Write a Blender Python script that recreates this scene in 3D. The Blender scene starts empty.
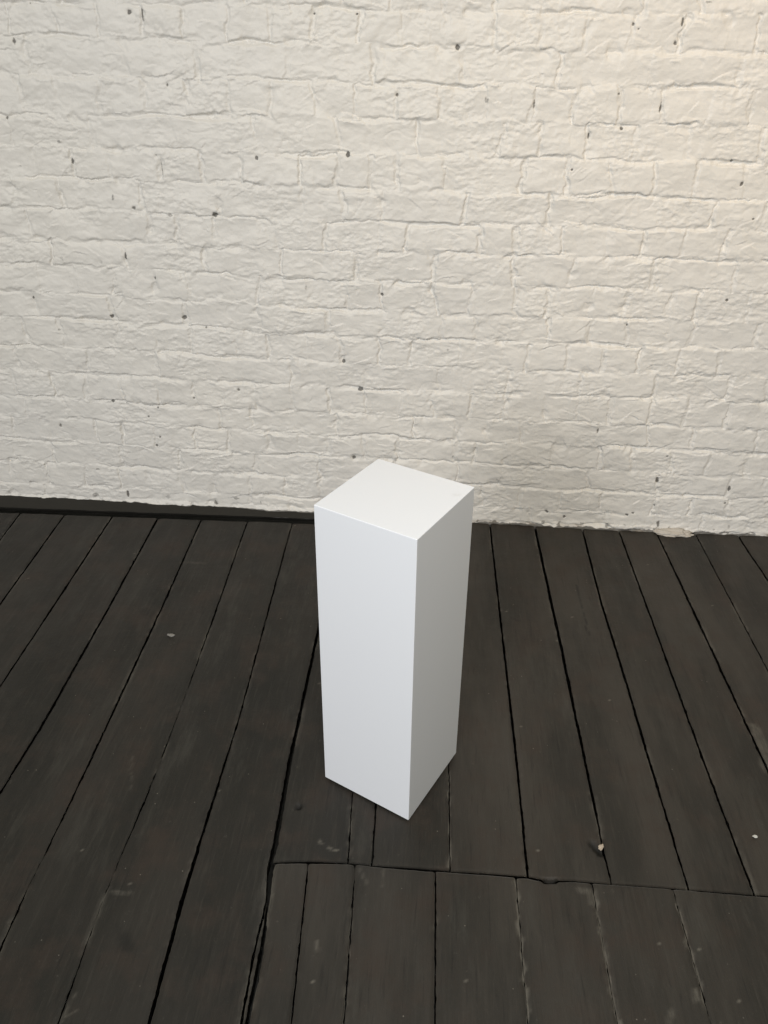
import bpy, bmesh, math, random
import numpy as np
from mathutils import Matrix, Vector

random.seed(7)
rng = np.random.default_rng(11)
S = bpy.context.scene
COL = S.collection
WALL_Y = 2.159

# ----------------------------------------------------------------- surveyed data (metres, wall plane = x,z ; floor = x,y)
BEDS=[[(-0.935,1.358),(-0.37,1.361),(0.065,1.356),(0.489,1.353)],[(-0.949,1.292),(-0.373,1.285),(0.07,1.281),(0.503,1.279)],[(-0.965,1.21),(-0.377,1.209),(0.076,1.204),(0.517,1.209)],[(-0.983,1.122),(-0.381,1.129),(0.081,1.127),(0.532,1.127)],[(-0.998,1.049),(-0.385,1.048),(0.087,1.049),(0.547,1.048)],[(-1.012,0.978),(-0.388,0.971),(0.094,0.964),(0.563,0.966)],[(-1.028,0.902),(-0.392,0.888),(0.099,0.889),(0.577,0.892)],[(-1.044,0.822),(-0.396,0.812),(0.105,0.814),(0.591,0.818)],[(-1.058,0.754),(-0.399,0.739),(0.11,0.736),(0.606,0.739)],[(-1.073,0.679),(-0.403,0.66),(0.116,0.653),(0.621,0.66)],[(-1.089,0.603),(-0.406,0.584),(0.122,0.578),(0.636,0.586)],[(-1.105,0.52),(-0.41,0.508),(0.128,0.5),(0.651,0.506)],[(-1.121,0.444),(-0.413,0.43),(0.133,0.428),(0.664,0.435)],[(-1.138,0.362),(-0.417,0.348),(0.139,0.348),(0.68,0.353)],[(-1.151,0.296),(-0.42,0.28),(0.144,0.277),(0.694,0.277)],[(-1.167,0.219),(-0.424,0.207),(0.149,0.205),(0.709,0.199)],[(-1.182,0.143),(-0.427,0.132),(0.155,0.134),(0.723,0.129)],[(-1.198,0.064),(-0.431,0.061),(0.16,0.057),(0.736,0.06)],[(-1.206,0.023),(-0.432,0.028),(0.164,0.006),(0.746,0.007)]]
HEADS=[[-1.044,-0.93,-0.829,-0.721,-0.624,-0.522,-0.421,-0.316,-0.206,-0.114,-0.01,0.102,0.206,0.308,0.413,0.527,0.626,0.692],[-1.014,-0.773,-0.599,-0.38,-0.176,0.033,0.258,0.467,0.67],[-1.043,-0.954,-0.848,-0.741,-0.634,-0.528,-0.428,-0.32,-0.221,-0.125,-0.017,0.091,0.207,0.303,0.408,0.506,0.616,0.712],[-1.094,-0.885,-0.679,-0.467,-0.266,-0.067,0.135,0.232,0.345,0.459,0.587,0.753],[-1.045,-0.948,-0.851,-0.717,-0.611,-0.511,-0.361,-0.267,-0.184,-0.114,0.003,0.197,0.305,0.414,0.516,0.617,0.737],[-1.12,-0.991,-0.779,-0.577,-0.359,-0.251,-0.151,0.058,0.27,0.459,0.677],[-1.094,-0.995,-0.901,-0.772,-0.694,-0.593,-0.431,-0.301,-0.157,-0.087,0.102,0.192,0.314,0.426,0.516,0.616,0.726],[-1.048,-0.845,-0.627,-0.419,-0.218,-0.014,0.194,0.349,0.555,0.763],[-1.1,-0.998,-0.892,-0.775,-0.684,-0.59,-0.488,-0.354,-0.248,-0.153,-0.007,0.089,0.207,0.294,0.407,0.496,0.614,0.686,0.814],[-1.124,-0.907,-0.698,-0.494,-0.299,-0.155,0.015,0.103,0.306,0.416,0.514,0.686,0.856],[-1.168,-1.065,-0.903,-0.793,-0.69,-0.559,-0.468,-0.36,-0.264,-0.157,-0.067,0.066,0.257,0.367,0.465,0.562,0.662,0.774],[-1.215,-1.004,-0.801,-0.611,-0.406,-0.199,0.014,0.209,0.41,0.616,0.817],[-1.24,-1.123,-1.021,-0.913,-0.803,-0.699,-0.61,-0.515,-0.404,-0.298,-0.199,-0.094,-0.002,0.107,0.207,0.321,0.411,0.507,0.619,0.716,0.832],[-1.098,-0.852,-0.628,-0.532,-0.282,-0.052,0.069,0.162,0.266,0.479,0.625,0.752,0.93],[-1.273,-1.159,-1.016,-0.936,-0.831,-0.711,-0.607,-0.489,-0.398,-0.304,-0.202,-0.097,0.073,0.129,0.212,0.353,0.496,0.595,0.707,0.813,0.917],[-1.168,-0.951,-0.766,-0.601,-0.53,-0.333,-0.105,0.086,0.212,0.477,0.678,0.886],[-1.314,-1.2,-1.075,-0.966,-0.877,-0.769,-0.661,-0.554,-0.445,-0.335,-0.088,0.035,0.164,0.279,0.4,0.52,0.682,0.788,0.896],[-1.219,-1.007,-0.782,-0.558,-0.337,-0.149,0.069,0.316,0.545,0.696,0.83,0.977]]
SPOTS=[(-1.0393,1.2805,0.0049,0.0083,0.7),(-0.7495,1.3427,0.0071,0.0069,0.8),(-0.7194,1.3371,0.0024,0.0219,0.75),(-0.9833,1.3578,0.0031,0.0026,0.6),(-1.0952,1.1136,0.0039,0.0045,0.7),(-0.6782,1.1934,0.003,0.0043,0.7),(-0.315,1.3448,0.0035,0.0029,0.9),(-0.2156,1.3449,0.0035,0.0029,1),(0.0184,1.2818,0.006,0.0068,1),(0.0959,1.3331,0.0057,0.0078,0.35),(-0.1202,1.1814,0.0048,0.0047,0.8),(0.0946,1.1744,0.0071,0.0095,0.5),(0.2064,1.1679,0.0038,0.0127,0.6),(0.0152,1.1495,0.012,0.0086,0.25),(0.5206,1.3382,0.0033,0.0115,0.9),(0.4129,1.3331,0.004,0.0039,0.9),(0.4256,1.3235,0.0031,0.0027,0.8),(0.5131,1.2973,0.0056,0.0059,0.7),(0.5697,1.3768,0.0087,0.0037,0.5),(0.4019,1.1924,0.0035,0.0031,0.7),(0.5041,1.1647,0.0032,0.0137,0.9),(0.4208,1.1182,0.0047,0.0043,0.9),(0.3451,1.1014,0.0031,0.0088,0.9),(-0.9723,1.0614,0.0078,0.0058,0.5),(-0.9469,1.0176,0.0037,0.0095,0.8),(-1.0878,1.0027,0.008,0.0029,0.4),(-0.8541,0.9309,0.0053,0.0099,0.5),(-0.8019,0.9075,0.0061,0.0062,0.7),(-0.7082,0.8925,0.008,0.0063,0.5),(-0.8435,0.7838,0.0039,0.0132,0.8),(-1.0462,0.812,0.0025,0.0092,0.6),(-1.0212,0.7706,0.0112,0.0067,0.35),(-0.7161,1.0062,0.0021,0.026,0.6),(-0.7263,1.0364,0.0064,0.0028,0.5),(-0.9681,0.9887,0.0053,0.0036,0.5),(-0.914,0.7659,0.0083,0.0067,0.35),(-0.4686,1.035,0.0056,0.0056,0.8),(-0.2392,1.0475,0.0055,0.0078,1),(-0.5886,0.8966,0.0085,0.008,0.9),(0.3145,1.0247,0.0036,0.0034,0.9),(0.1969,1.0036,0.0074,0.0046,0.35),(0.6948,1.0534,0.0045,0.0038,0.9),(0.7293,1.0022,0.0048,0.0073,0.8),(0.7751,0.9216,0.0039,0.0033,0.8),(0.5499,0.9443,0.0061,0.0071,0.3),(0.4238,1.0249,0.0048,0.0045,0.4),(-0.9093,0.6162,0.0063,0.0054,1),(-0.7025,0.6191,0.0071,0.0063,1),(-0.7703,0.7274,0.0033,0.006,0.7),(-1.1269,0.661,0.0037,0.0045,0.8),(-1.0688,0.5717,0.0059,0.0035,0.5),(-0.7002,0.3804,0.0039,0.0041,0.7),(-0.1504,0.7013,0.0049,0.0054,1),(-0.2569,0.5097,0.0057,0.0065,0.9),(-0.2091,0.4274,0.0087,0.0067,0.95),(-0.5653,0.4119,0.0053,0.0056,0.7),(-0.6441,0.5927,0.0057,0.0035,0.6),(-0.3564,0.7162,0.0049,0.0108,0.4),(0.0351,0.5544,0.0055,0.004,0.45),(0.7575,0.7179,0.0051,0.0045,0.8),(0.511,0.6421,0.0029,0.0041,0.8),(0.4637,0.5506,0.0041,0.0171,0.35),(-0.9482,0.3581,0.0055,0.0055,0.8),(-1.1249,0.2713,0.0069,0.008,0.6),(-0.8137,0.3447,0.0046,0.0039,0.7),(-0.8459,0.3133,0.004,0.0039,0.7),(-0.819,0.2488,0.004,0.0044,0.7),(-0.8321,0.2196,0.0053,0.0041,0.8),(-1.0324,0.129,0.0077,0.0053,0.5),(-0.9161,0.1137,0.0128,0.0043,0.4),(-0.9502,0.044,0.0052,0.0139,0.8),(-1.0574,0.0347,0.0131,0.0111,0.5),(-0.8206,0.04,0.0113,0.011,0.4),(-1.2618,0.0711,0.0066,0.0055,0.45),(-1.3404,0.0271,0.01,0.0074,0.4),(-0.2291,0.2075,0.0067,0.0078,0.85),(-0.601,0.048,0.0115,0.0073,0.5),(-0.6681,0.0263,0.0097,0.0081,0.7),(-0.5236,0.0377,0.0029,0.0109,0.5),(0.3659,0.05,0.0058,0.0053,0.8),(0.4196,0.0351,0.0055,0.0057,0.8),(0.0677,0.2243,0.0045,0.0043,0.5),(-0.1034,0.2025,0.0054,0.004,0.5),(0.3151,0.0401,0.0091,0.0054,0.35),(0.3555,0.1406,0.0048,0.0041,0.4),(0.48,0.3282,0.0034,0.0094,0.7),(0.6755,0.1775,0.0064,0.01,0.9),(0.6782,0.1944,0.004,0.0033,0.6),(0.891,0.1582,0.0052,0.0101,0.8),(0.8887,0.1101,0.0041,0.0045,0.7),(0.684,0.0903,0.0035,0.0049,0.6),(0.6066,0.054,0.0066,0.0046,0.8),(0.6248,0.0607,0.006,0.0039,0.7),(0.7062,0.026,0.006,0.016,0.7),(0.5536,0.0138,0.0091,0.009,0.55),(0.4774,0.0131,0.0091,0.009,0.5),(0.6895,0.2578,0.0037,0.0042,0.6),(0.9192,0.0272,0.0059,0.0106,0.45),(0.5822,0.1557,0.0059,0.0041,0.4),(0.8319,0.3877,0.0036,0.0037,0.4)]
GAPS={'A':[(-1.2745,2.0972,0.005),(-1.2621,1.928,0.0053)],'B':[(-1.1335,2.0918,0.005),(-1.1131,1.6271,0.0052)],'Cc':[(-0.982,2.0633,0.0055),(-0.9647,1.3276,0.0046)],'Dd':[(-0.8382,2.0766,0.0055),(-0.8257,1.6701,0.0053),(-0.8166,1.2187,0.0052),(-0.8207,1.0367,0.0039)],'E':[(-0.7016,2.0833,0.004),(-0.6875,1.6824,0.0048),(-0.6748,1.1358,0.0046),(-0.6722,0.9217,0.0017),(-0.6723,0.9047,0.0005),(-0.6733,0.8497,0.0007),(-0.6733,0.8341,0.0028),(-0.6678,0.7279,0.0036)],'F':[(-0.5564,2.0789,0.004),(-0.5434,1.6952,0.004),(-0.5343,1.4051,0.0021),(-0.5332,1.351,0.0006),(-0.5303,1.2035,0.0006),(-0.5303,1.1753,0.0025),(-0.529,1.1506,0.0008),(-0.5289,1.0599,0.0032),(-0.5322,0.9266,0.0022),(-0.5324,0.881,0.0005),(-0.5326,0.8281,0.001),(-0.5256,0.6321,0.0029)],'Gg':[(-0.4167,2.08,0.0031),(-0.4067,1.7073,0.0032),(-0.3951,1.2831,0.0033),(-0.3954,1.0716,0.0046),(-0.396,0.9505,0.0065),(-0.3949,0.8241,0.0078),(-0.3908,0.715,0.0064),(-0.3876,0.6326,0.0053)],'Hh':[(-0.2633,1.5534,0.0075),(-0.2625,1.1809,0.0094),(-0.2548,0.9706,0.0112),(-0.2563,0.9153,0.0091),(-0.2487,0.8489,0.0035),(-0.2492,0.8209,0.0043),(-0.251,0.7557,0.0041),(-0.248,0.6536,0.0046)],'main':[(-0.244,0.8342,0.0052),(-0.2394,0.7617,0.0082),(-0.2388,0.647,0.0076)],'b1':[(-0.1226,1.0761,0.002),(-0.1153,0.937,0.0024)],'b2':[(-0.0739,1.0632,0.0039),(-0.0708,0.9323,0.004)],'b3':[(0.0691,1.168,0.0025),(0.0712,0.9314,0.0022)],'c0':[(0.1953,2.1544,0.0056),(0.204,1.594,0.0055),(0.2103,1.2202,0.0059),(0.2117,0.9326,0.0045)],'c1':[(0.3338,2.1493,0.0081),(0.3478,1.568,0.009),(0.3548,1.1654,0.0066),(0.358,0.9878,0.003),(0.3599,0.9444,0.0025)],'c2':[(0.4795,2.1392,0.0062),(0.4779,1.7856,0.0065),(0.4862,1.4716,0.0062),(0.4896,1.2324,0.0055),(0.4966,0.9374,0.0036)],'c3':[(0.5917,2.1554,0.005),(0.605,1.186,0.0045),(0.6113,0.9289,0.0036)],'c4':[(0.7066,2.1255,0.0043),(0.7208,1.6003,0.005),(0.7305,1.22,0.0042)],'c5':[(0.8247,2.108,0.0049),(0.8356,1.5365,0.0044)],'c6':[(0.9549,2.1087,0.0046),(0.9637,1.9223,0.0045)],'n1':[(-0.187,0.923,0.0027),(-0.1713,0.6494,0.0031)],'n2':[(-0.101,0.9237,0.0005),(-0.0996,0.8838,0.0007),(-0.0989,0.8684,0.0018),(-0.0906,0.6556,0.0024)],'n3':[(0.0452,0.9132,0.0025),(0.0483,0.6664,0.0031)],'n4':[(0.1896,0.9248,0.0013),(0.1906,0.6774,0.0012)],'n5':[(0.3254,0.9061,0.0007),(0.3269,0.7877,0.0008),(0.3287,0.6881,0.0011)],'n6':[(0.4679,0.8983,0.0006),(0.4723,0.7291,0.0008)],'seam':[(-0.2568,0.9225,0.0021),(-0.1881,0.9301,0.0033),(-0.1148,0.9329,0.0017),(-0.067,0.9306,0.0016),(-0.0195,0.9303,0.0029),(0.0531,0.93,0.0033),(0.2115,0.9305,0.0041),(0.2432,0.9251,0.0044),(0.2952,0.9292,0.0018),(0.3571,0.9282,0.0016),(0.4943,0.9284,0.0021),(0.6331,0.9268,0.0033)]}
WEAR=[([(0.4196,1.8497),(0.4217,1.7278),(0.4234,1.6328)],0.0022,-0.7),([(-0.1763,0.977),(-0.1661,0.9712)],0.0019,0.7),([(-0.1556,0.9634),(-0.1455,0.9578),(-0.1366,0.9607)],0.0024,0.8),([(-0.5211,0.8405),(-0.5059,0.8379),(-0.4898,0.843)],0.0052,0.35),([(-0.4701,0.7624),(-0.4599,0.7477)],0.0116,-0.6),([(-0.4898,0.7837),(-0.4712,0.7417)],0.0051,-0.3),([(0.175,1.6764),(0.1934,1.6823)],0.0026,-0.5),([(0.2325,1.6857),(0.2525,1.6749)],0.0026,-0.5),([(0.7421,1.3393),(0.741,1.2896),(0.7305,1.22)],0.0133,0.45),([(0.719,1.3554),(0.7374,1.3449)],0.0045,0.35),([(0.3017,0.912),(0.3257,0.9081),(0.3196,0.8903)],0.0071,0.4),([(0.4591,0.7496),(0.4598,0.7342)],0.0048,0.75),([(0.4167,0.7157),(0.4094,0.6973)],0.0047,0.4),([(0.4679,0.8983),(0.4703,0.8125),(0.4723,0.7291)],0.0016,0.75),([(0.3254,0.9061),(0.3269,0.7877),(0.3287,0.6881)],0.0016,0.75),([(0.1892,0.9187),(0.1904,0.7938),(0.1909,0.6804)],0.0016,0.85),([(0.0691,1.1653),(0.0712,0.9375)],0.0019,0.8),([(0.1996,1.8066),(0.2031,1.7172)],0.0019,0.7),([(0.1948,2.1424),(0.1932,2.0336)],0.0022,0.6),([(0.3338,2.1493),(0.329,2.0295)],0.004,0.5),([(-0.6284,1.5412),(-0.6211,1.534)],0.0075,0.3),([(-0.0916,0.9204),(-0.0786,0.8973)],0.0036,0.3),([(-0.0482,0.9239),(-0.0461,0.894)],0.0036,0.25),([(-0.1522,0.784),(-0.1481,0.7672)],0.0017,0.5),([(-0.6997,1.8623),(-0.6275,1.8637)],0.0057,0.2),([(-0.2267,1.0531),(-0.2239,1.0485)],0.0049,-0.9),([(-0.25,0.8876),(-0.2409,0.859)],0.0029,0.45),([(0.2416,0.9269),(0.2611,0.9265)],0.0036,-0.9),([(0.3409,1.0079),(0.3498,0.9935)],0.0094,-0.8),([(-0.2224,2.0233),(-0.1354,1.9872)],0.003,0.1),([(-0.5023,0.6442),(-0.5229,0.6221)],0.0015,0.4),([(-0.5159,0.6658),(-0.5238,0.6278)],0.0012,0.4),([(-0.592,1.1481),(-0.5642,1.062)],0.0021,0.2),([(-0.7,2.0775),(-0.6902,1.9529)],0.0025,0.3)]
SPECKS=[(-1.0931,1.7477),(-0.8425,1.8961),(-1.1335,2.0918),(-0.9798,2.0575),(-0.4933,0.8582),(-0.5328,1.1835),(-0.7031,2.0772),(-0.4034,2.093),(-0.6055,0.9207),(-0.3877,1.0765),(0.2213,1.7145),(0.3394,1.6019),(0.3898,1.7037),(0.6419,1.9733),(0.2367,0.9886),(0.4369,1.4006),(0.2289,1.2992),(0.5277,0.7395),(0.4215,0.8206),(0.0952,0.737),(0.0631,1.7267),(-0.2313,1.3968),(-0.1491,0.7179),(-0.6726,1.1803),(0.4862,0.8171),(0.7727,1.7894)]


# ----------------------------------------------------------------- numpy noise
_perm = np.random.default_rng(3).permutation(4096)
_gang = np.random.default_rng(4).random(4096) * 2 * math.pi
_gx, _gy = np.cos(_gang), np.sin(_gang)

def perlin(x, y, seed=0):
    x = np.asarray(x, float); y = np.asarray(y, float)
    xi = np.floor(x).astype(np.int64); yi = np.floor(y).astype(np.int64)
    xf = x - xi; yf = y - yi
    u = xf*xf*xf*(xf*(xf*6-15)+10); v = yf*yf*yf*(yf*(yf*6-15)+10)
    def g(ix, iy, dx, dy):
        h = _perm[(_perm[(ix + seed*131) & 4095] + iy) & 4095]
        return _gx[h]*dx + _gy[h]*dy
    a = g(xi, yi, xf, yf); b = g(xi+1, yi, xf-1, yf)
    c = g(xi, yi+1, xf, yf-1); d = g(xi+1, yi+1, xf-1, yf-1)
    return 1.5*((a*(1-u)+b*u)*(1-v) + (c*(1-u)+d*u)*v)

def fbm(x, y, seed=0, octs=4, gain=.5):
    r = 0; a = 1
    for o in range(octs):
        r = r + a*perlin(x*2**o, y*2**o, seed+o*17); a *= gain
    return r

def ridged(x, y, seed=0):
    return 1 - 2*np.abs(perlin(x, y, seed))

def sstep(a, b, x):
    t = np.clip((x-a)/(b-a), 0, 1); return t*t*(3-2*t)

def hash01(a, b, seed=0):
    h = np.sin(a*127.1 + b*311.7 + seed*74.7)*43758.5453
    return h - np.floor(h)

# ----------------------------------------------------------------- helpers
def mesh_obj(name, verts, quads, mat=None, parent=None, smooth=True, attrs=None):
    me = bpy.data.meshes.new(name)
    verts = np.asarray(verts, np.float32); quads = np.asarray(quads, np.int32)
    me.vertices.add(len(verts)); me.vertices.foreach_set('co', verts.ravel())
    me.loops.add(quads.size); me.loops.foreach_set('vertex_index', quads.ravel())
    n = len(quads)
    me.polygons.add(n)
    me.polygons.foreach_set('loop_start', np.arange(0, n*4, 4, dtype=np.int32))
    me.polygons.foreach_set('loop_total', np.full(n, 4, np.int32))
    me.polygons.foreach_set('use_smooth', np.full(n, smooth, bool))
    me.update(calc_edges=True); me.validate()
    for k, a in (attrs or {}).items():
        at = me.attributes.new(k, 'FLOAT', 'POINT')
        at.data.foreach_set('value', np.asarray(a, np.float32).ravel())
    o = bpy.data.objects.new(name, me); COL.objects.link(o)
    if mat: me.materials.append(mat)
    if parent: o.parent = parent
    return o

def bm_obj(name, bm, mat, parent=None, smooth=False):
    me = bpy.data.meshes.new(name)
    bm.normal_update(); bm.to_mesh(me); bm.free()
    for p in me.polygons: p.use_smooth = smooth
    me.materials.append(mat)
    o = bpy.data.objects.new(name, me); COL.objects.link(o)
    if parent: o.parent = parent
    return o

def grid_quads(nu, nv, base=0):
    i = np.arange(nu-1)[:, None]; j = np.arange(nv-1)[None, :]
    a = base + i*nv + j
    return np.stack([a, a+nv, a+nv+1, a+1], -1).reshape(-1, 4)

class NT:
    def __init__(s, name):
        s.m = bpy.data.materials.new(name); s.m.use_nodes = True
        s.t = s.m.node_tree; s.b = s.t.nodes['Principled BSDF']
    def n(s, typ, **kw):
        nd = s.t.nodes.new(typ)
        for k, v in kw.items(): setattr(nd, k, v)
        return nd
    def l(s, a, b): s.t.links.new(a, b)
    def math(s, op, a, b=None, clamp=False):
        nd = s.n('ShaderNodeMath', operation=op, use_clamp=clamp)
        for i, v in enumerate((a, b)):
            if v is None: continue
            if isinstance(v, (int, float)): nd.inputs[i].default_value = v
            else: s.l(v, nd.inputs[i])
        return nd.outputs[0]
    def mix(s, fac, a, b):
        nd = s.n('ShaderNodeMix', data_type='RGBA')
        for i, v in ((0, fac), (6, a), (7, b)):
            if isinstance(v, (int, float)): nd.inputs[i].default_value = v
            elif isinstance(v, tuple): nd.inputs[i].default_value = (*v, 1)
            else: s.l(v, nd.inputs[i])
        return nd.outputs[2]
    def coords(s, scale=(1, 1, 1)):
        tc = s.n('ShaderNodeTexCoord'); mp = s.n('ShaderNodeMapping')
        mp.inputs['Scale'].default_value = scale
        s.l(tc.outputs['Object'], mp.inputs['Vector']); return mp.outputs[0]
    def noise(s, vec, scale, detail=4, rough=.55):
        nd = s.n('ShaderNodeTexNoise'); s.l(vec, nd.inputs['Vector'])
        nd.inputs['Scale'].default_value = scale; nd.inputs['Detail'].default_value = detail
        nd.inputs['Roughness'].default_value = rough; return nd.outputs['Fac']
    def ramp(s, fac, a, b):
        nd = s.n('ShaderNodeMapRange', interpolation_type='SMOOTHSTEP')
        s.l(fac, nd.inputs[0]); nd.inputs[1].default_value = a; nd.inputs[2].default_value = b
        return nd.outputs[0]
    def attr(s, name):
        nd = s.n('ShaderNodeAttribute', attribute_name=name); return nd.outputs['Fac']
    def bump(s, h, strength, dist):
        nd = s.n('ShaderNodeBump'); nd.inputs['Strength'].default_value = strength
        nd.inputs['Distance'].default_value = dist; s.l(h, nd.inputs['Height'])
        s.l(nd.outputs[0], s.b.inputs['Normal'])

# ----------------------------------------------------------------- materials
def mat_wall():
    k = NT('painted_brick'); c = k.coords()
    big = k.ramp(k.noise(c, 1.7, 2), .35, .65)
    col = k.mix(big, WALL_A, WALL_B)
    mott = k.ramp(k.noise(c, 28, 5, .65), .3, .75)
    col = k.mix(k.math('MULTIPLY', mott, .16), col, (.60, .58, .53))
    fine = k.noise(c, 260, 3, .6)
    dk = k.attr('dark')
    dk = k.ramp(k.math('ADD', dk, k.math('MULTIPLY', k.math('SUBTRACT', fine, .5), .5)), .18, .75)
    dk = k.math('MULTIPLY', dk, .82)
    col = k.mix(dk, col, (.045, .040, .032))
    col = k.mix(k.math('MULTIPLY', k.attr('brown'), .8), col, (.36, .30, .23))
    k.l(col, k.b.inputs['Base Color'])
    k.b.inputs['Roughness'].default_value = .48
    k.b.inputs['Specular IOR Level'].default_value = .45
    h = k.math('ADD', k.math('MULTIPLY', k.noise(c, 70, 4, .6), .7), k.math('MULTIPLY', k.noise(c, 330, 2), .15))
    k.bump(h, .6, .004)
    return k.m

def mat_floor():
    k = NT('dark_painted_floorboards'); c = k.coords(); cg = k.coords((1, .07, 1)); cs = k.coords((1, .22, 1))
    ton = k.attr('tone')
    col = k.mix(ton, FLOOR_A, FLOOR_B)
    big = k.ramp(k.noise(cs, 6, 5, .62), .36, .64)
    col = k.mix(k.math('MULTIPLY', big, .62), col, FLOOR_C)
    br = k.ramp(k.noise(c, 9, 5, .65), .46, .70)
    col = k.mix(k.math('MULTIPLY', br, .60), col, FLOOR_D)
    gy = k.ramp(k.noise(cs, 17, 6, .7), .52, .74)
    col = k.mix(k.math('MULTIPLY', gy, .55), col, FLOOR_E)
    grain = k.ramp(k.noise(cg, 150, 6, .7), .50, .72)
    col = k.mix(k.math('MULTIPLY', grain, .40), col, (.050, .045, .036))
    graind = k.ramp(k.noise(cg, 110, 6, .7), .46, .28)
    col = k.mix(k.math('MULTIPLY', graind, .55), col, (.008, .007, .006))
    scuff = k.ramp(k.noise(c, 55, 8, .8), .60, .74)
    col = k.mix(k.math('MULTIPLY', scuff, .62), col, (.090, .083, .068))
    # tiny dried paint specks
    vo = k.n('ShaderNodeTexVoronoi'); k.l(c, vo.inputs['Vector']); vo.inputs['Scale'].default_value = 60
    sp = k.math('MULTIPLY', k.ramp(vo.outputs['Distance'], .085, .045), k.ramp(k.noise(c, 14, 2), .56, .62))
    col = k.mix(k.math('MULTIPLY', sp, .55), col, (.26, .24, .20))
    w = k.attr('wear')
    fine = k.math('MULTIPLY', k.math('SUBTRACT', k.noise(cs, 130, 7, .8), .54), 4.2)
    lt = k.math('MULTIPLY', k.math('ADD', w, k.math('MULTIPLY', k.math('MINIMUM', k.math('MULTIPLY', k.math('ABSOLUTE', w), 3), 1), k.math('MULTIPLY', fine, .42))), .46, clamp=True)
    lt = k.math('MULTIPLY', lt, k.math('GREATER_THAN', w, .01))
    col = k.mix(lt, col, (.25, .23, .19))
    dkn = k.math('MULTIPLY', k.math('MULTIPLY', w, -1), .95, clamp=True)
    col = k.mix(dkn, col, (.006, .006, .005))
    k.l(col, k.b.inputs['Base Color'])
    r = k.math('ADD', .40, k.math('MULTIPLY', k.noise(c, 14, 5, .65), .34))
    k.l(r, k.b.inputs['Roughness'])
    k.b.inputs['Specular IOR Level'].default_value = FLOOR_SPEC
    h = k.math('ADD', k.math('MULTIPLY', k.noise(cg, 120, 6, .7), .8), k.math('MULTIPLY', k.noise(c, 60, 5, .65), .55))
    k.bump(h, .55, .003)
    return k.m

def mat_plain(name, col, rough=.5, var=.1, scale=40, bump=.0, stretch=(1, 1, 1), spec=.5):
    k = NT(name); c = k.coords(stretch)
    nz = k.noise(c, scale, 4, .6)
    cc = k.mix(k.math('MULTIPLY', nz, var), col, tuple(x*.6 for x in col))
    k.l(cc, k.b.inputs['Base Color'])
    k.b.inputs['Roughness'].default_value = rough
    k.b.inputs['Specular IOR Level'].default_value = spec
    if bump: k.bump(nz, bump, .002)
    return k.m

WALL_A = (.80, .775, .725); WALL_B = (.775, .755, .715)
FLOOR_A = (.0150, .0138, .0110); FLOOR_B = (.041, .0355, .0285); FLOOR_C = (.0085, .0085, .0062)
FLOOR_D = (.038, .0265, .0195); FLOOR_E = (.050, .0470, .0390)
FLOOR_SPEC = .35
M_WALL = mat_wall(); M_FLOOR = mat_floor()

# ================================================================= WALL
def axis(lo, a, b, hi, fine, coarse):
    return np.concatenate([np.arange(lo, a, coarse), np.arange(a, b, fine), np.arange(b, hi+coarse, coarse)])

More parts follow.
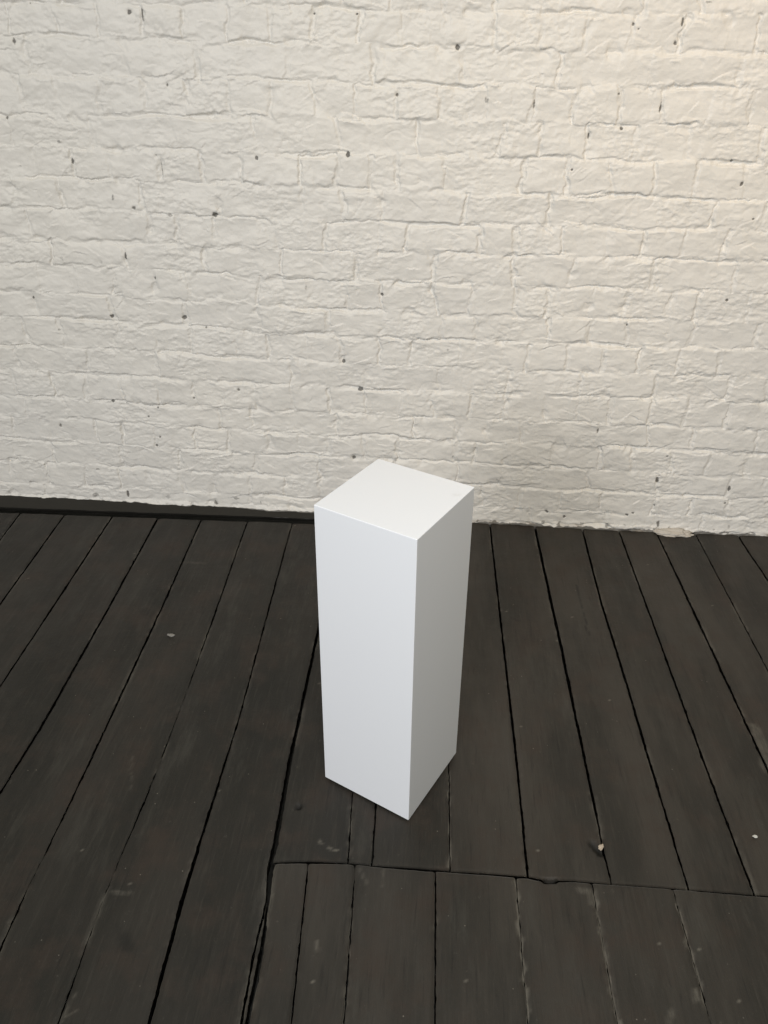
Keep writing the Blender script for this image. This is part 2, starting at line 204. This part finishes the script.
def build_wall():
    us = axis(-2.6, -1.50, 1.08, 2.2, .0020, .010)
    vs = axis(-.012, -.012, 1.46, 2.6, .0020, .012)
    U, V = np.meshgrid(us, vs, indexing='ij')
    shp = U.shape
    # hand-laid, paint-thick bricks: warp the lookup so that no edge is straight
    wu = U + .0055*fbm(U*13, V*13, 1, 3) + .0026*fbm(U*55, V*55, 2, 2)
    wv = V + .0072*fbm(U*9+40, V*16, 5, 3) + .0026*fbm(U*50, V*60, 6, 2)
    lines = []
    for pts in BEDS:
        xs = [p[0] for p in pts]; zs = [p[1] for p in pts]
        lines.append(np.interp(wu, xs, zs))
    n_known = len(lines)
    top = lines[0]
    extra = [top + .0765*(i+1) for i in range(17)]
    lines = extra[::-1] + lines + [np.full(shp, -.06)]
    n_top = len(extra)
    nl = len(lines)
    ci = np.zeros(shp, int)
    for i, L in enumerate(lines): ci += (wv < L)
    ci = np.clip(ci-1, 0, nl-2)
    dbed = np.full(shp, 9.)
    bedid = np.zeros(shp, int); side = np.zeros(shp)
    for i, L in enumerate(lines):
        d = wv - L
        m = np.abs(d) < dbed
        dbed = np.where(m, np.abs(d), dbed); bedid = np.where(m, i, bedid); side = np.where(m, d, side)
    hwob = .0050*fbm(U*21+V*3, V*34, 15, 3)
    dhead = np.full(shp, 9.); bj = np.zeros(shp, int); hid = np.zeros(shp, int)
    r = random.Random(5)
    for c in range(nl-1):
        k = c - n_top
        hs = list(HEADS[k]) if 0 <= k < len(HEADS) else []
        header = (c % 2 == 0)
        step = lambda: (.112 if header else .222) + r.uniform(-.012, .012)
        if not hs: hs = [r.uniform(-.2, .2)]
        while hs[0] > -2.75: hs.insert(0, hs[0]-step())
        while hs[-1] < 2.35: hs.append(hs[-1]+step())
        hs = np.array(sorted(hs))
        m = ci == c
        if not m.any(): continue
        uu = wu[m]; vv = wv[m]
        slant = np.array([r.uniform(-.16, .16) for _ in hs])
        j = np.searchsorted(hs, uu)
        best = np.full(uu.shape, 9.); bh = np.zeros(uu.shape, int)
        for q in (-1, 0):
            idx = np.clip(j+q, 0, len(hs)-1)
            zc = (lines[c][m] + lines[c+1][m])/2
            d = np.abs(uu - hs[idx] - slant[idx]*(vv-zc) - hwob[m])
            mm = d < best; best = np.where(mm, d, best); bh = np.where(mm, idx, bh)
        dhead[m] = best; bj[m] = j; hid[m] = bh
    # joint depth / width change from joint to joint and along each joint
    nb = fbm(U*5.5, V*11+7, 21, 3)
    fill = np.clip(.50 + 1.2*nb + .5*perlin(U*26, V*13, 29), .0, 1.35)
    fill = fill*(.25 + 1.15*hash01(bj*1.0, bedid*2.3, 9))
    jw_b = .0020 + .0022*perlin(U*8, V*8+3, 23)
    rh = hash01(hid+ci*7.3, ci*1.7, 2)
    jw_h = .0010 + .0030*rh
    fh = np.clip(.10 + .95*hash01(hid*1.3, ci*2.1, 3) + .7*perlin(U*12, V*12, 25), .0, 1.25)
    soft = np.clip(.0060 + .0045*perlin(U*14, V*14, 27), .0025, .02)
    pb = 1 - sstep(0, 1, (dbed - jw_b)/soft)
    ph = 1 - sstep(0, 1, (dhead - jw_h)/(soft*.8))
    joint = np.maximum(pb*fill*1.0, ph*fh*.85)
    # each brick sits a little proud or shy and is tilted
    o1 = hash01(bj*1.0, ci*3.1, 5)-.5; o2 = hash01(bj*2.7, ci*1.9, 6)-.5; o3 = hash01(bj*3.9, ci*4.3, 7)-.5
    zc = np.zeros(shp)
    for i in range(nl-1):
        m = ci == i
        zc[m] = (lines[i][m]+lines[i+1][m])/2
    body = .0036*o1 + .085*o2*np.clip(wv-zc, -.04, .04)
    edge = .45 + .55*sstep(0, .010, np.minimum(dbed, dhead))
    h = body*edge
    h = h - .0054*joint
    # skin of many paint coats: lumps, dents, drags, broken arrises
    h += .0021*fbm(U*11, V*17, 31, 4)
    patch = sstep(-.05, .45, perlin(U*6.5, V*8, 35))
    h += .0005*patch*ridged(U*20+V*9, V*46-U*6, 37)*sstep(-.1, .5, perlin(U*17, V*23, 36))
    h += .0008*patch*fbm(U*24, V*75, 38, 3)
    h += .0011*patch*fbm(U*70, V*110, 39, 3)
    h += .0009*sstep(.0, .5, perlin(U*9+5, V*12, 40))*(sstep(-.05, .12, perlin(U*38+.7*perlin(U*60, V*60, 42), V*62, 43))-.5)
    nearj = np.exp(-(dbed/.011)**2)
    h += .0017*nearj*fbm(U*60, V*90, 44, 3)*sstep(-.25, .35, perlin(U*7, V*9, 49))
    h += .0006*fbm(U*30, V*44, 41, 2)
    gouge = sstep(.62, .92, ridged(U*13+.8*perlin(U*9, V*9, 45), V*24+.8*perlin(U*9+9, V*9, 46), 47))*sstep(.05, .4, perlin(U*5+3, V*6, 48))
    h -= .0007*gouge
    chip = sstep(.30, .62, perlin(U*20, V*24, 51))*np.exp(-(np.minimum(dbed, dhead)/.014)**2)
    h -= .0038*chip
    # short drags, ledges and broken edges under the paint, most of them along the beds
    rs = random.Random(23)
    for q in range(3600):
        cu = rs.uniform(-2.5, 2.1); cv = rs.uniform(0, 2.0)
        if q < 2000:                                   # near a bed joint
            L = rs.randrange(1, nl-1)
            iu0 = min(int(np.searchsorted(us, cu)), len(us)-1)
            cv = float(lines[L][iu0, 0]) + rs.gauss(0, .007)
            ang = rs.gauss(0, .22); ln = rs.uniform(.012, .050)
        else:
            ang = rs.choice([-1, 1])*abs(rs.gauss(.25, .45)); ln = rs.uniform(.006, .028)
        if not 0 < cv < 2.3: continue
        w_ = rs.uniform(.0022, .0060); amp = rs.choice([1, 1, 1, -1])*rs.uniform(.0006, .0027)*(1.15 if q < 2000 else .8)
        R = ln + .02
        sl = (slice(*np.searchsorted(us, [cu-R, cu+R])), slice(*np.searchsorted(vs, [cv-R, cv+R])))
        du, dv = U[sl]-cu, V[sl]-cv
        if du.size == 0: continue
        ca, sa = math.cos(ang), math.sin(ang)
        t = du*ca + dv*sa; d = -du*sa + dv*ca
        d = d + rs.uniform(-6, 6)*t*t + .0016*perlin(t*110, t*0+q, 73)
        taper = np.clip(1-(np.abs(t)/ln)**2, 0, 1)
        # a lip: proud below the line, falling back sharply above it
        prof = np.where(d < 0, np.exp(d/(w_*1.8)), -np.exp(-d/(w_*.9))*.6)*1.0
        h[sl] += amp*taper*prof
    # wall is not dead flat
    h += .004*perlin(U*1.3, V*1.3, 61)
    dark = np.zeros(shp)
    for (x, z, rx, rz, s) in SPOTS:
        iu = np.searchsorted(us, [x-.04, x+.04]); iv = np.searchsorted(vs, [z-.05, z+.05])
        sl = (slice(*iu), slice(*iv))
        d = np.sqrt(((U[sl]-x)/(rx*.92))**2 + ((V[sl]-z)/(rz*.92))**2) + .35*perlin(U[sl]*160, V[sl]*160, 71)
        w = 1 - sstep(.45, 1.35, d)
        dark[sl] = np.maximum(dark[sl], w*s)
        h[sl] -= .003*s*w*(s > .55)
    # foot of the wall: the paint stops short in a ragged line with black splashes of floor paint
    ragx = .004 + .006*fbm(U*9, V*0, 81, 4) + .0035*perlin(U*70, V*25, 82)
    lowm = V < .09
    rag = np.where(U < -.2, .012 + .5*ragx, ragx)
    foot = (1 - sstep(-.002, .003, V - rag))*lowm
    dark = np.maximum(dark, foot)
    spl = sstep(.30, .62, perlin(U*60, V*70, 83) + .35*perlin(U*7, V*3, 85))*(1-sstep(.006, .040, V))
    dark = np.maximum(dark, spl*.6*lowm)
    brown = sstep(.25, .7, perlin(U*16, V*60, 87))*(1-sstep(.004, .022, V))*.5*lowm
    h = h + .004*(1-sstep(0, .03, V))
    Y = WALL_Y - h
    verts = np.stack([U, Y, V], -1).reshape(-1, 3)
    nu, nv = shp
    q = grid_quads(nu, nv)
    # sides and back so that the wall has its own thickness
    ring = np.concatenate([np.arange(nu)*nv, (nu-1)*nv+np.arange(1, nv), (np.arange(nu-1)*nv+nv-1)[::-1], np.arange(1, nv-1)[::-1]])
    back = verts[ring].copy(); back[:, 1] = WALL_Y+.11
    b0 = len(verts); n = len(ring)
    i = np.arange(n); j = (i+1) % n
    sides = np.stack([ring[i], b0+i, b0+j, ring[j]], -1)[:, ::-1]
    allv = np.concatenate([verts, back])
    q = np.concatenate([q, sides])
    pad = np.zeros(n)
    o = mesh_obj('wall_back', allv, q, M_WALL, attrs={'dark': np.concatenate([dark.ravel(), pad]), 'brown': np.concatenate([brown.ravel(), pad])})
    o['kind'] = 'structure'
    return o

WALL = build_wall()

# ================================================================= FLOOR
# front line of the gap between the ends of the left-hand boards and the low lath by the wall
LATH_Y = lambda x: 2.0849 + (x+1.3398)/.9872*.0218
def curve_of(pts):
    ys = np.array([p[1] for p in pts]); xs = np.array([p[0] for p in pts]); ws = np.array([p[2] for p in pts])
    o = np.argsort(ys); ys, xs, ws = ys[o], xs[o], ws[o]
    def f(y):
        x = np.interp(y, ys, xs); w = np.interp(y, ys, ws)*.86
        sl = .012
        x = np.where(y > ys[-1], xs[-1]-sl*(y-ys[-1]), x); x = np.where(y < ys[0], xs[0]+sl*(ys[0]-y), x)
        return x, w
    return f

def straight(x0, y0=1.5, w=.004):
    return lambda y: (x0 - .012*(y-y0), np.full(np.shape(y), w))

_chunks = []
def plank(left, right, ya, yb, seed):
    """ya / yb: near and far end, each a number or a function of x"""
    fine = np.arange(0, 1, .0042/1.7)
    lo = ya(0) if callable(ya) else ya; hi = yb(0) if callable(yb) else yb
    if lo < .45 and hi > .6:
        ty = np.concatenate([np.arange(lo, .45, .03), np.arange(.45, hi, .0042), [hi]])
    else:
        ty = np.append(np.arange(lo, hi-.002, .0042), hi)
    rag = .0007*fbm(ty*20, ty*0+seed*3.3, 91, 3)+.0010*sstep(0, .5, perlin(ty*90, ty*0+seed, 92))+.0008*perlin(ty*33, ty*0+seed*1.7, 192)
    rag2 = .0007*fbm(ty*20, ty*0+seed*5.1+50, 93, 3)-.0010*sstep(0, .5, perlin(ty*90, ty*0+seed+9, 94))+.0008*perlin(ty*33, ty*0+seed*1.7, 192)
    xl, wl = left(ty); xr, wr = right(ty)
    xl = xl + wl/2 + rag; xr = xr - wr/2 + rag2
    wd = float(np.median(xr-xl))
    n = max(4, int(wd/.0055))
    e = .0016/max(wd, .004); e = min(e, .2)
    ts = np.concatenate([[0, e, 2.2*e], np.linspace(2.2*e, 1-2.2*e, n)[1:-1], [1-2.2*e, 1-e, 1]])
    T, YY = np.meshgrid(ts, ty, indexing='ij')
    XX = xl[None, :]*(1-T) + xr[None, :]*T
    # end cuts
    def endy(f, x): return f(x) if callable(f) else f
    s = (YY-lo)/(hi-lo)
    ylo = endy(ya, XX); yhi = endy(yb, XX)
    YY = ylo + s*(yhi-ylo)
    r = random.Random(seed)
    off = r.uniform(-.0016, .0012); cup = r.uniform(-.0012, .0008)
    de = np.minimum(T, 1-T)*wd
    dend = np.minimum(np.abs(YY-ylo), np.abs(yhi-YY))
    z = off + cup*(2*T-1)**2
    z = z - .0022*(1-sstep(0, .0045+.003*perlin(YY*16, T*0+seed, 95), de)) - .0016*(1-sstep(0, .004, dend))
    z = z + .0009*fbm(XX*16, YY*3.2, 97+seed % 5, 3) + .0004*fbm(XX*120, YY*9, 99, 2)
    z = np.minimum(z, .0012)
    nx, ny = XX.shape
    top = np.stack([XX, YY, z], -1).reshape(-1, 3)
    ring = np.concatenate([np.arange(nx)*ny, (nx-1)*ny+np.arange(1, ny), (np.arange(nx-1)*ny+ny-1)[::-1], np.arange(1, ny-1)[::-1]])
    bot = top[ring].copy(); bot[:, 2] = -.034
    m = len(ring); i = np.arange(m); j = (i+1) % m
    b0 = len(top)
    q = np.concatenate([grid_quads(nx, ny), np.stack([ring[i], b0+i, b0+j, ring[j]], -1)[:, ::-1]])
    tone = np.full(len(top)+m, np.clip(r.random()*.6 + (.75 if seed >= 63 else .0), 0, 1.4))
    ew = .42*np.exp(-(de/.0042)**2)*sstep(.05, .55, perlin(XX*14, YY*7, 96)+.4*perlin(XX*90, YY*60, 98))
    ew = np.concatenate([ew.ravel(), np.zeros(m)])
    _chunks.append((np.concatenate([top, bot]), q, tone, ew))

def build_floor():
    g = {k: curve_of(v) for k, v in GAPS.items()}
    sp = sorted((p[0], p[1], p[2]) for p in GAPS['seam'])
    sx = np.array([p[0] for p in sp]); syy = np.array([p[1] for p in sp]); sw = np.array([p[2] for p in sp])
    far = lambda x: np.interp(x, sx, syy) + np.interp(x, sx, sw)/2 + .0006*perlin(np.asarray(x)*90, np.asarray(x)*0, 101)
    near = lambda x: np.interp(x, sx, syy) - np.interp(x, sx, sw)/2 + .0006*perlin(np.asarray(x)*90, np.asarray(x)*0+5, 102)
    Y0, Y1 = -.6, 2.175
    # boards left of the long split: full length
    L = [straight(-1.267-.145*i-.002*(i % 3)) for i in range(9, 0, -1)] + [g[k] for k in ('A', 'B', 'Cc', 'Dd', 'E', 'F', 'Gg', 'Hh')]
    lend = lambda x: LATH_Y(x) + .0012*perlin(np.asarray(x)*30, np.asarray(x)*0, 103)
    for i in range(len(L)-1): plank(L[i], L[i+1], Y0, lend, i+1)
    # sliver broken off along the split
    def sl_l(y):
        x, w = g['Hh'](y); return x, w
    def main(y):
        x, w = g['main'](y); xh, wh = g['Hh'](y)
        t = sstep(.80, .86, y)
        x = x*(1-t) + (xh+.004)*t; w = w*(1-t) + wh*t
        return x, w
    plank(sl_l, main, Y0, .842, 40)
    # far boards, from the cross joint to the wall
    def hh_far(y): return g['Hh'](y)
    F = [hh_far, g['b1'], g['b2'], g['b3'], g['c0'], g['c1'], g['c2'], g['c3'], g['c4'], g['c5'], g['c6']] + [straight(.960+.128*(i+1)) for i in range(10)]
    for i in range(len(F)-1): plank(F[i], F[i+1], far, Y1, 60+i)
    # near boards, from below the camera to the cross joint
    N = [main, g['n1'], g['n2'], g['n3'], g['n4'], g['n5'], g['n6']] + [straight(.657+.142*i, .8) for i in range(12)]
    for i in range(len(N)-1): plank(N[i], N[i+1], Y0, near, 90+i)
    V = []; Q = []; T = []; EW = []; b = 0
    for v, q, t, ew in _chunks:
        V.append(v); Q.append(q+b); T.append(t); EW.append(ew); b += len(v)
    # sub-floor under the gaps
    x0, x1, y0, y1, zt, zb = -2.62, 2.22, Y0-.02, Y1+.02, -.032, -.06
    sub = np.array([(x0,y0,zb),(x1,y0,zb),(x1,y1,zb),(x0,y1,zb),(x0,y0,zt),(x1,y0,zt),(x1,y1,zt),(x0,y1,zt)])
    sq = np.array([(0,3,2,1),(4,5,6,7),(0,1,5,4),(1,2,6,5),(2,3,7,6),(3,0,4,7)])
    V.append(sub); Q.append(sq+b); T.append(np.zeros(8)); EW.append(np.zeros(8))
    V = np.concatenate(V); Q = np.concatenate(Q); T = np.concatenate(T)
    x, y, z = V.T
    wear = np.concatenate(EW)
    for pts, w, s in WEAR:
        P = np.array(pts)
        lo = P.min(0)-.05; hi = P.max(0)+.05
        m = np.where((x > lo[0]) & (x < hi[0]) & (y > lo[1]) & (y < hi[1]))[0]
        if not len(m): continue
        d = np.full(len(m), 9.)
        px, py = x[m]+.004*perlin(x[m]*40, y[m]*40, 111), y[m]+.004*perlin(x[m]*40+7, y[m]*40, 112)
        for a, c in zip(P[:-1], P[1:]):
            ab = c-a; t = np.clip(((px-a[0])*ab[0]+(py-a[1])*ab[1])/(ab@ab+1e-9), 0, 1)
            d = np.minimum(d, np.hypot(px-a[0]-t*ab[0], py-a[1]-t*ab[1]))
        w = max(w, .0026)
        k = (1-sstep(.35, 1.3, d/w))*s
        if s <= -.8: V[m, 2] -= .009*np.abs(k)
        wear[m] = np.where(np.abs(k) > np.abs(wear[m]), k, wear[m])
    for sx_, sy_ in SPECKS:
        m = np.where((np.abs(x-sx_) < .006) & (np.abs(y-sy_) < .006))[0]
        if not len(m): continue
        d = np.hypot(x[m]-sx_, y[m]-sy_); i = m[np.argmin(d)]
        wear[i] = .9
    # inside the gaps: everything well below the board tops is coloured black
    wear = np.where(V[:, 2] < -.006, -.9, wear)
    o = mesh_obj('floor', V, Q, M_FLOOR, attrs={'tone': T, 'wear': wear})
    o['kind'] = 'structure'
    return o

FLOOR = build_floor()

# ================================================================= LOW LATH ALONG THE LEFT FOOT OF THE WALL
def build_lath():
    M = mat_plain('dark_painted_lath', (.030, .028, .0235), .6, .5, 60, .5, (.1, 1, 1), spec=.25)
    xs = np.arange(-2.55, -.16, .006)
    prof = [(.034, -.026), (.032, -.001), (.003, .0015), (.0, .0042), (.005, .0066), (.02, .0100), (.035, .0135), (.05, .0168), (.06, .0180), (.075, .0185), (.075, -.026)]
    U, K = np.meshgrid(xs, np.arange(len(prof)), indexing='ij')
    py = np.array([p[0] for p in prof])[K]; pz = np.array([p[1] for p in prof])[K]
    Yv = np.where(K == len(prof)-1, 2.172, np.minimum(LATH_Y(U)+.022+py, 2.172)) + .0016*perlin(U*18, K*.4, 121)*(K < 7)
    Z = pz + (.0013*perlin(U*7, K*.3, 122) + .0007*fbm(U*50, K*.7, 123, 2))*(pz > 0)
    v = np.stack([U, Yv, Z], -1).reshape(-1, 3)
    nx, nk = U.shape
    q = grid_quads(nx, nk)[:, ::-1]
    bottom = np.array([(i*nk, i*nk+nk-1, (i+1)*nk+nk-1, (i+1)*nk) for i in range(nx-1)])[:, ::-1]
    o = mesh_obj('baseboard_left', v, np.concatenate([q, bottom]), M, smooth=True)
    bm = bmesh.new(); bm.from_mesh(o.data)
    be = [e for e in bm.edges if e.is_boundary]
    bmesh.ops.holes_fill(bm, edges=be, sides=0)
    bmesh.ops.recalc_face_normals(bm, faces=bm.faces)
    bm.to_mesh(o.data); bm.free()
    o.data.set_sharp_from_angle(angle=math.radians(50))
    o['kind'] = 'structure'
    return o
build_lath()

# lump of old mortar left on the floor line, painted with the wall
def build_lump():
    M = mat_plain('old_mortar', (.60, .555, .49), .8, .5, 90, .8)
    bm = bmesh.new()
    bmesh.ops.create_icosphere(bm, subdivisions=5, radius=1)
    for v in bm.verts:
        x, y, z = v.co
        n = float(fbm(x*2.1+y, z*2.1+y*.7, 131, 4)); n2 = float(perlin(x*7+y*3, z*7, 133))
        s = 1 + .22*n + .07*n2
        v.co = Vector((x*.056*s + .006*n, y*.021*s, max(z, -.15)*.0135*s))
    o = bm_obj('mortar_lump', bm, M, WALL, True)
    o.location = (.752, 2.150, .0030)
    o['label'] = 'crumbly beige lump of bare mortar at the foot of the wall'
build_lump()

# ================================================================= PLINTH
def build_plinth():
    M = NT('white_satin_paint'); c = M.coords()
    cs = M.coords((1, 1, .06))
    nz = M.noise(c, 5, 3); st = M.noise(cs, 90, 3)
    col = M.mix(M.math('MULTIPLY', nz, .05), PLINTH_COL, (.75, .76, .78))
    d = M.n('ShaderNodeVectorMath', operation='DISTANCE')
    tc = M.n('ShaderNodeTexCoord'); M.l(tc.outputs['Object'], d.inputs[0]); d.inputs[1].default_value = SCUFF
    sc = M.math('MULTIPLY', M.ramp(d.outputs['Value'], .013, .002), M.ramp(M.noise(c, 120, 3), .40, .7))
    col = M.mix(M.math('MULTIPLY', sc, .22), col, (.45, .45, .44))
    M.l(col, M.b.inputs['Base Color'])
    M.b.inputs['Roughness'].default_value = .38
    M.b.inputs['Specular IOR Level'].default_value = .4
    M.bump(M.math('ADD', M.math('MULTIPLY', st, .6), M.math('MULTIPLY', M.noise(c, 260, 2), .4)), .12, .0006)
    o0 = Vector((-.0087, 1.0301, 0))
    base = [(-.0087, 1.0301), (.0840, 1.2083), (-.0897, 1.3001), (-.1824, 1.1219)]
    lean = Vector((-.0052, .0108))
    z0, z1 = .0050, .6374
    bm = bmesh.new()
    lo = [bm.verts.new((x-o0.x, y-o0.y, z0)) for x, y in base]
    hi = [bm.verts.new((x-o0.x+lean.x, y-o0.y+lean.y, z1)) for x, y in base]
    bm.faces.new(hi)
    for i in range(4): bm.faces.new((lo[i], lo[(i+1) % 4], hi[(i+1) % 4], hi[i]))
    fb = bm.faces.new(lo[::-1])
    bmesh.ops.bevel(bm, geom=list(bm.edges), offset=.0016, segments=3, profile=.5, affect='EDGES')
    bmesh.ops.recalc_face_normals(bm, faces=bm.faces)
    # set-back foot under the box: leaves the thin dark gap to the boards
    bot = min(bm.faces, key=lambda f: f.calc_center_median().z)
    r = bmesh.ops.inset_region(bm, faces=[bot], thickness=.018)
    ex = bmesh.ops.extrude_face_region(bm, geom=[bot])
    for v in [g for g in ex['geom'] if isinstance(g, bmesh.types.BMVert)]: v.co.z = .0008
    bmesh.ops.delete(bm, geom=[bot], context='FACES')
    bmesh.ops.recalc_face_normals(bm, faces=bm.faces)
    o = bm_obj('plinth', bm, M.m)
    for p in o.data.polygons: p.use_smooth = True
    o.data.set_sharp_from_angle(angle=math.radians(25))
    wn = o.modifiers.new('weighted', 'WEIGHTED_NORMAL'); wn.keep_sharp = True
    o.location = o0
    o['label'] = 'tall plain white square plinth standing on the dark floorboards'
    o['category'] = 'plinth'
PLINTH_COL = (.825, .850, .895)
SCUFF = (.055, .160, .637)
build_plinth()

# ================================================================= CRUMBS ON THE FLOOR
def chip(name, loc, size, seed, col, label, rz=0, curl=.25):
    bm = bmesh.new()
    bmesh.ops.create_icosphere(bm, subdivisions=3, radius=1)
    for v in bm.verts:
        x, y, z = v.co
        n = float(fbm(x*1.4+seed*3.1, y*1.4+z, 141+seed, 3)); n2 = float(perlin(x*4+seed, y*4+z*2, 143))
        s = 1 + .45*n + .12*n2
        zz = z*.22*s + curl*(x*x - .25)*.8 + .08*n2
        v.co = Vector((x*s, y*s*.62, zz))*size
    mn = min(v.co.z for v in bm.verts)
    for v in bm.verts: v.co.z -= mn
    M = mat_plain(name+'_paint', col, .6, .5, 300, .4)
    o = bm_obj(name, bm, M, None, True)
    o.location = loc; o.rotation_euler = (0, 0, rz)
    o['label'] = label; o['category'] = 'paint chip'
    o['group'] = 'loose crumbs on the floorboards'
chip('paint_chip', (-.627, 1.537, .0004), .0095, 1, (.25, .24, .22), 'curled grey-white paint flake lying on the boards left of the plinth', -.15, .3)
chip('paint_chip', (.353, 1.004, -.002), .0065, 2, (.50, .42, .33), 'tan crumb of plaster stuck in the gap between boards right of the plinth', .8, .2)
chip('paint_chip', (.650, 1.0505, .0002), .0048, 3, (.62, .61, .57), 'tiny white paint flake lying near the right edge of the floor', .3, .3)

# ================================================================= CAMERA
cam = bpy.data.cameras.new('camera'); co = bpy.data.objects.new('camera', cam); COL.objects.link(co)
rt = Vector((.99741, .07065, .01319)); fw = Vector((-.05414, .85936, -.5085)).normalized()
rt = (rt - fw*rt.dot(fw)).normalized(); up = rt.cross(fw)
m = Matrix.Identity(4)
for i in range(3): m[i][0] = rt[i]; m[i][1] = up[i]; m[i][2] = -fw[i]
m[2][3] = 1.30
co.matrix_world = m
cam.sensor_fit = 'HORIZONTAL'; cam.sensor_width = 36; cam.lens = 803.96*36/768; cam.clip_start = .02
S.camera = co

# ================================================================= LIGHT
def area(name, loc, target, size, power, col, size_y=None, spread=None):
    L = bpy.data.lights.new(name, 'AREA'); L.energy = power; L.color = col
    L.shape = 'RECTANGLE'; L.size = size; L.size_y = size_y or size
    if spread: L.spread = math.radians(spread)
    o = bpy.data.objects.new(name, L); COL.objects.link(o)
    o.location = loc
    o.rotation_euler = (Vector(target)-Vector(loc)).to_track_quat('-Z', 'Y').to_euler()
    return o
# daylight from a wide window far behind the camera, to the left
area('window_daylight', (-2.9, -5.71, 3.0), (1.0, 2.0, .3), 3.0, 282, (.98, .975, 1.0), 2.2)
# neutral fill added above the camera to light the plinth top and left face
area('overhead_fill', (.07, -.08, 2.3), (.67, .5, 0), .5, 29, (1.0, 1.0, .98))
# warm spot lamp on the right, thrown onto the wall
area('ceiling_lamp', (1.05, .75, 2.4), (.55, 2.15, .9), .25, 2.9, (1.0, .68, .36), None, 100)
w = bpy.data.worlds.new('room_bounce'); S.world = w; w.use_nodes = True
w.node_tree.nodes['Background'].inputs[0].default_value = (1.0, .98, .82, 1)
w.node_tree.nodes['Background'].inputs[1].default_value = .245
EXPOSURE = 0.0

S.view_settings.view_transform = 'Standard'; S.view_settings.look = 'None'
S.view_settings.gamma = 1; S.view_settings.use_curve_mapping = False
S.view_settings.exposure = EXPOSURE
